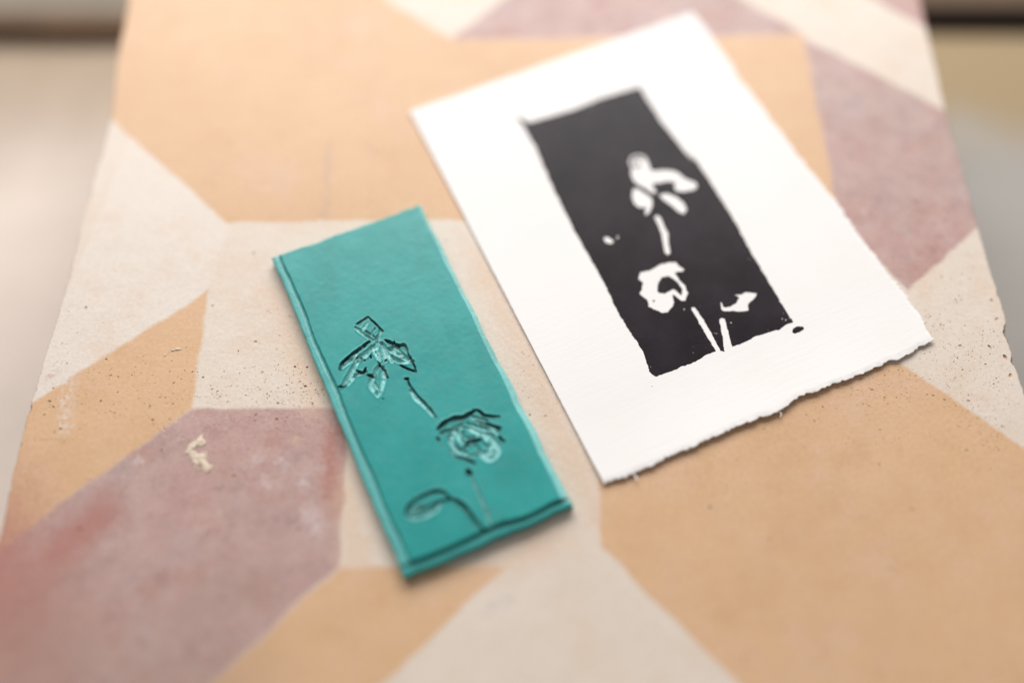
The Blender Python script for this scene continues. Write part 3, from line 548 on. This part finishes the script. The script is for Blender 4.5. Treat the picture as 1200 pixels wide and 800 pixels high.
card = thing('art_print', 'white torn-edged paper card with a black block print of white flowers', 'print',
             (CARD['c'][0] * MM, CARD['c'][1] * MM, 0), math.radians(CARD['ang']))
Z0, TH = .06, .62
def paper():
    xs = np.unique(np.r_[np.linspace(0, .05, 34), np.linspace(.05, .95, 90), np.linspace(.95, 1, 44)])
    ys = np.unique(np.r_[np.linspace(0, .05, 56), np.linspace(.05, .97, 110), np.linspace(.97, 1, 16)])
    # edges sampled finely along their length as well
    xs = np.unique(np.r_[xs, np.linspace(0, 1, 330)]); ys = np.unique(np.r_[ys, np.linspace(0, 1, 430)])
    nx, ny = len(xs), len(ys)
    u, v = np.meshgrid(xs, ys)
    TL, TR, BR, BL = [np.array(c) for c in CARD['quad']]
    PR = np.array(PAPER_R)[::-1]; PB = np.array(PAPER_B)
    yl = BL[1] * (1 - v) + TL[1] * v; xl = BL[0] * (1 - v) + TL[0] * v
    xr = np.interp(yl, PR[:, 1], PR[:, 0])
    X = xl * (1 - u) + xr * u
    yb = np.interp(X, PB[:, 0], PB[:, 1])
    yt = TL[1] * (1 - u) + TR[1] * u
    Y = yb * (1 - v) + yt * v
    # deckle: ragged at right and bottom, clean at left and top
    rag = lambda s, sd: .28 * noise2(s, s * 0, 2.6, sd) + .34 * noise2(s, s * 0 + 5, .8, sd + 1) + .34 * noise2(s, s * 0 + 9, 7, sd + 2) + .5 * np.clip(noise2(s, s * 0 + 4, 1.1, sd + 3) - .55, 0, 1)
    X += np.clip((u - .97) / .03, 0, 1) * rag(Y + 100, 81)
    Y -= np.clip((.022 - v) / .022, 0, 1) * rag(X + 100, 85)
    X += (u < .001) * .05 * noise2(Y + 100, Y * 0, 1.5, 88); Y += (v > .999) * .08 * noise2(X + 100, X * 0, 4, 89)
    db = v * 139; dr = (1 - u) * 104
    lift = .95 * np.clip(1 - db / 20, 0, 1) ** 2 * (.55 + .45 * np.sin(u * 3.4 + .2)) + .35 * np.clip(1 - dr / 16, 0, 1) ** 2 * (.5 + .5 * v)
    thin = np.clip(db / 1.5, 0, 1) ** .5 * np.clip(dr / 1.3, 0, 1) ** .5
    t_ = TH * (.22 + .78 * thin) + .05 * (noise2(X + 80, Y + 80, .8, 90)) * (1 - thin)
    fr = (1 - thin) * .12 * noise2(X + 80, Y + 80, 1.4, 91)
    zt = Z0 + lift + TH * .5 + t_ * .5 + fr; zb = Z0 + lift + TH * .5 - t_ * .5 + fr
    N = nx * ny
    V = np.vstack([np.c_[X.ravel(), Y.ravel(), zt.ravel()], np.c_[X.ravel(), Y.ravel(), zb.ravel()]])
    ii = np.arange(N).reshape(ny, nx)
    top = np.stack([ii[:-1, :-1], ii[:-1, 1:], ii[1:, 1:], ii[1:, :-1]], -1).reshape(-1, 4)
    F = np.vstack([top, top[:, ::-1] + N]).tolist()
    rim = np.r_[ii[0, :], ii[1:, -1], ii[-1, -2::-1], ii[-2:0:-1, 0]]
    k = len(rim)
    for i in range(k):
        a, b = int(rim[i]), int(rim[(i + 1) % k]); F.append([b, a, a + N, b + N])
    return make_mesh('paper', V, F, [M_paper], card, True)
pap = paper()
tv, tf = [], []
for k, tuft in enumerate(TUFTS):
    for s in range(2):
        p = catmull(tuft, 4) if len(tuft) > 2 else resample(tuft, .5)
        p = p + np.array((random.uniform(-.3, .3), random.uniform(-.25, .25)))
        n = len(p); base = len(tv)
        for i, (x, y) in enumerate(p):
            t = i / (n - 1); r = .17 * (1 - .75 * t) + .03
            d = p[min(i + 1, n - 1)] - p[max(i - 1, 0)]; d = d / (np.hypot(*d) + 1e-9); nn = np.array((-d[1], d[0]))
            z = Z0 + .75 + .25 * t + .1 * s
            for a in range(5):
                an = 2 * math.pi * a / 5
                tv.append((x + nn[0] * r * math.cos(an), y + nn[1] * r * math.cos(an), z + r * .7 * math.sin(an)))
        for i in range(n - 1):
            for a in range(5):
                b = (a + 1) % 5
                tf.append([base + i * 5 + a, base + i * 5 + b, base + (i + 1) * 5 + b, base + (i + 1) * 5 + a])
fib = make_mesh('paper_fibre', tv, tf, [M_paper], pap, True); fib['kind'] = 'stuff'

def ink_print():
    st = .13
    P0 = np.array(PRINT); lo = P0.min(0) - 4; hi = P0.max(0) + 4
    nx = int((hi[0] - lo[0]) / st) + 1; ny = int((hi[1] - lo[1]) / st) + 1
    gx = lo[0] + np.arange(nx) * st; gy = lo[1] + np.arange(ny) * st
    X, Y = np.meshgrid(gx, gy)
    def sdf(pts, jit, seed, step):
        """signed distance (positive inside), clamped to 1.2 mm"""
        p = resample(np.array(list(pts) + [pts[0]], float), step)[:-1]; n = len(p)
        if jit: p = p + np.c_[noise1(n, 1.6, seed) + noise1(n, 4, seed + 1), noise1(n, 1.6, seed + 2) + noise1(n, 4, seed + 3)] * jit
        D = np.full(X.shape, 1.2); ins = np.zeros(X.shape, bool)
        for k in range(n):
            a, c = p[k], p[(k + 1) % n]
            j0, j1 = np.searchsorted(gy, [min(a[1], c[1]), max(a[1], c[1])])
            if j1 > j0:                                                     # even-odd crossing
                xc = a[0] + (gy[j0:j1] - a[1]) / (c[1] - a[1]) * (c[0] - a[0])
                ins[j0:j1] ^= gx[None, :] < xc[:, None]
            i0, i1 = np.searchsorted(gx, [min(a[0], c[0]) - 1.2, max(a[0], c[0]) + 1.2])
            j0, j1 = np.searchsorted(gy, [min(a[1], c[1]) - 1.2, max(a[1], c[1]) + 1.2])
            xs, ys = X[j0:j1, i0:i1], Y[j0:j1, i0:i1]; e = c - a; L = e @ e + 1e-12
            h = np.clip(((xs - a[0]) * e[0] + (ys - a[1]) * e[1]) / L, 0, 1)
            D[j0:j1, i0:i1] = np.minimum(D[j0:j1, i0:i1], np.hypot(xs - a[0] - h * e[0], ys - a[1] - h * e[1]))
        return np.where(ins, D, -D)
    f = sdf(PRINT, .10, 501, .33)
    for i, h in enumerate(PRINT_HOLES):
        off = .20 if i in (4, 5) else .42 if i < 4 else .08 if i == 7 else .18
        f = np.minimum(f, -(sdf(h, .06, 520 + 5 * i, .25) - off))
    for i, h in enumerate(PRINT_ISLES): f = np.maximum(f, sdf(h, .05, 620 + 5 * i, .25))
    f += .07 * noise2(X + 80, Y + 80, .55, 701) + .04 * noise2(X + 80, Y + 80, .25, 702)
    rr = random.Random(5)
    for (x, y) in FLECKS:                                                   # missing ink and stray dots
        r = rr.uniform(.09, .17); d = r - np.hypot((X - x) / rr.uniform(.8, 1.5), Y - y) + .1 * noise2(X + 80, Y + 80, .3, 703)
        j_ = min(ny - 1, max(0, int((y - lo[1]) / st))); i_ = min(nx - 1, max(0, int((x - lo[0]) / st)))
        f = np.minimum(f, -d) if f[j_, i_] > 0 else np.maximum(f, d)
    # thinly inked spots: salt where the roller skipped
    thin = np.clip(noise2(X + 80, Y + 80, 9, 704) * .7 + .45 * np.exp(-((f - .6) / .5) ** 2), 0, 1)
    f = np.minimum(f, (1.0 - .10 * thin - np.abs(noise2(X + 80, Y + 80, .33, 705))) * 2.0)
    V, F, vid, eid = [], [], {}, {}
    zi = Z0 + TH + .05
    def gv(j, i):
        k = (j, i)
        if k not in vid: vid[k] = len(V); V.append((gx[i], gy[j], zi))
        return vid[k]
    def ev(j, i, q, p):
        k = (j, i, q, p) if (j, i) < (q, p) else (q, p, j, i)
        if k not in eid:
            a, c = f[k[0], k[1]], f[k[2], k[3]]; t = a / (a - c)
            eid[k] = len(V); V.append((gx[k[1]] + t * (gx[k[3]] - gx[k[1]]), gy[k[0]] + t * (gy[k[2]] - gy[k[0]]), zi - .03))
        return eid[k]
    pos_ = f > 0
    cnt = pos_[:-1, :-1].astype(int) + pos_[:-1, 1:] + pos_[1:, 1:] + pos_[1:, :-1]
    for j, i in zip(*np.nonzero(cnt)):
        c4 = [(j, i), (j, i + 1), (j + 1, i + 1), (j + 1, i)]; poly = []
        for k in range(4):
            a, c = c4[k], c4[(k + 1) % 4]; fa, fc = pos_[a], pos_[c]
            if fa: poly.append(gv(*a))
            if fa != fc: poly.append(ev(*a, *c))
        if len(poly) >= 3: F.append(poly)
    return make_mesh('ink_print', V, F, [M_ink], card, True)
ink_print()
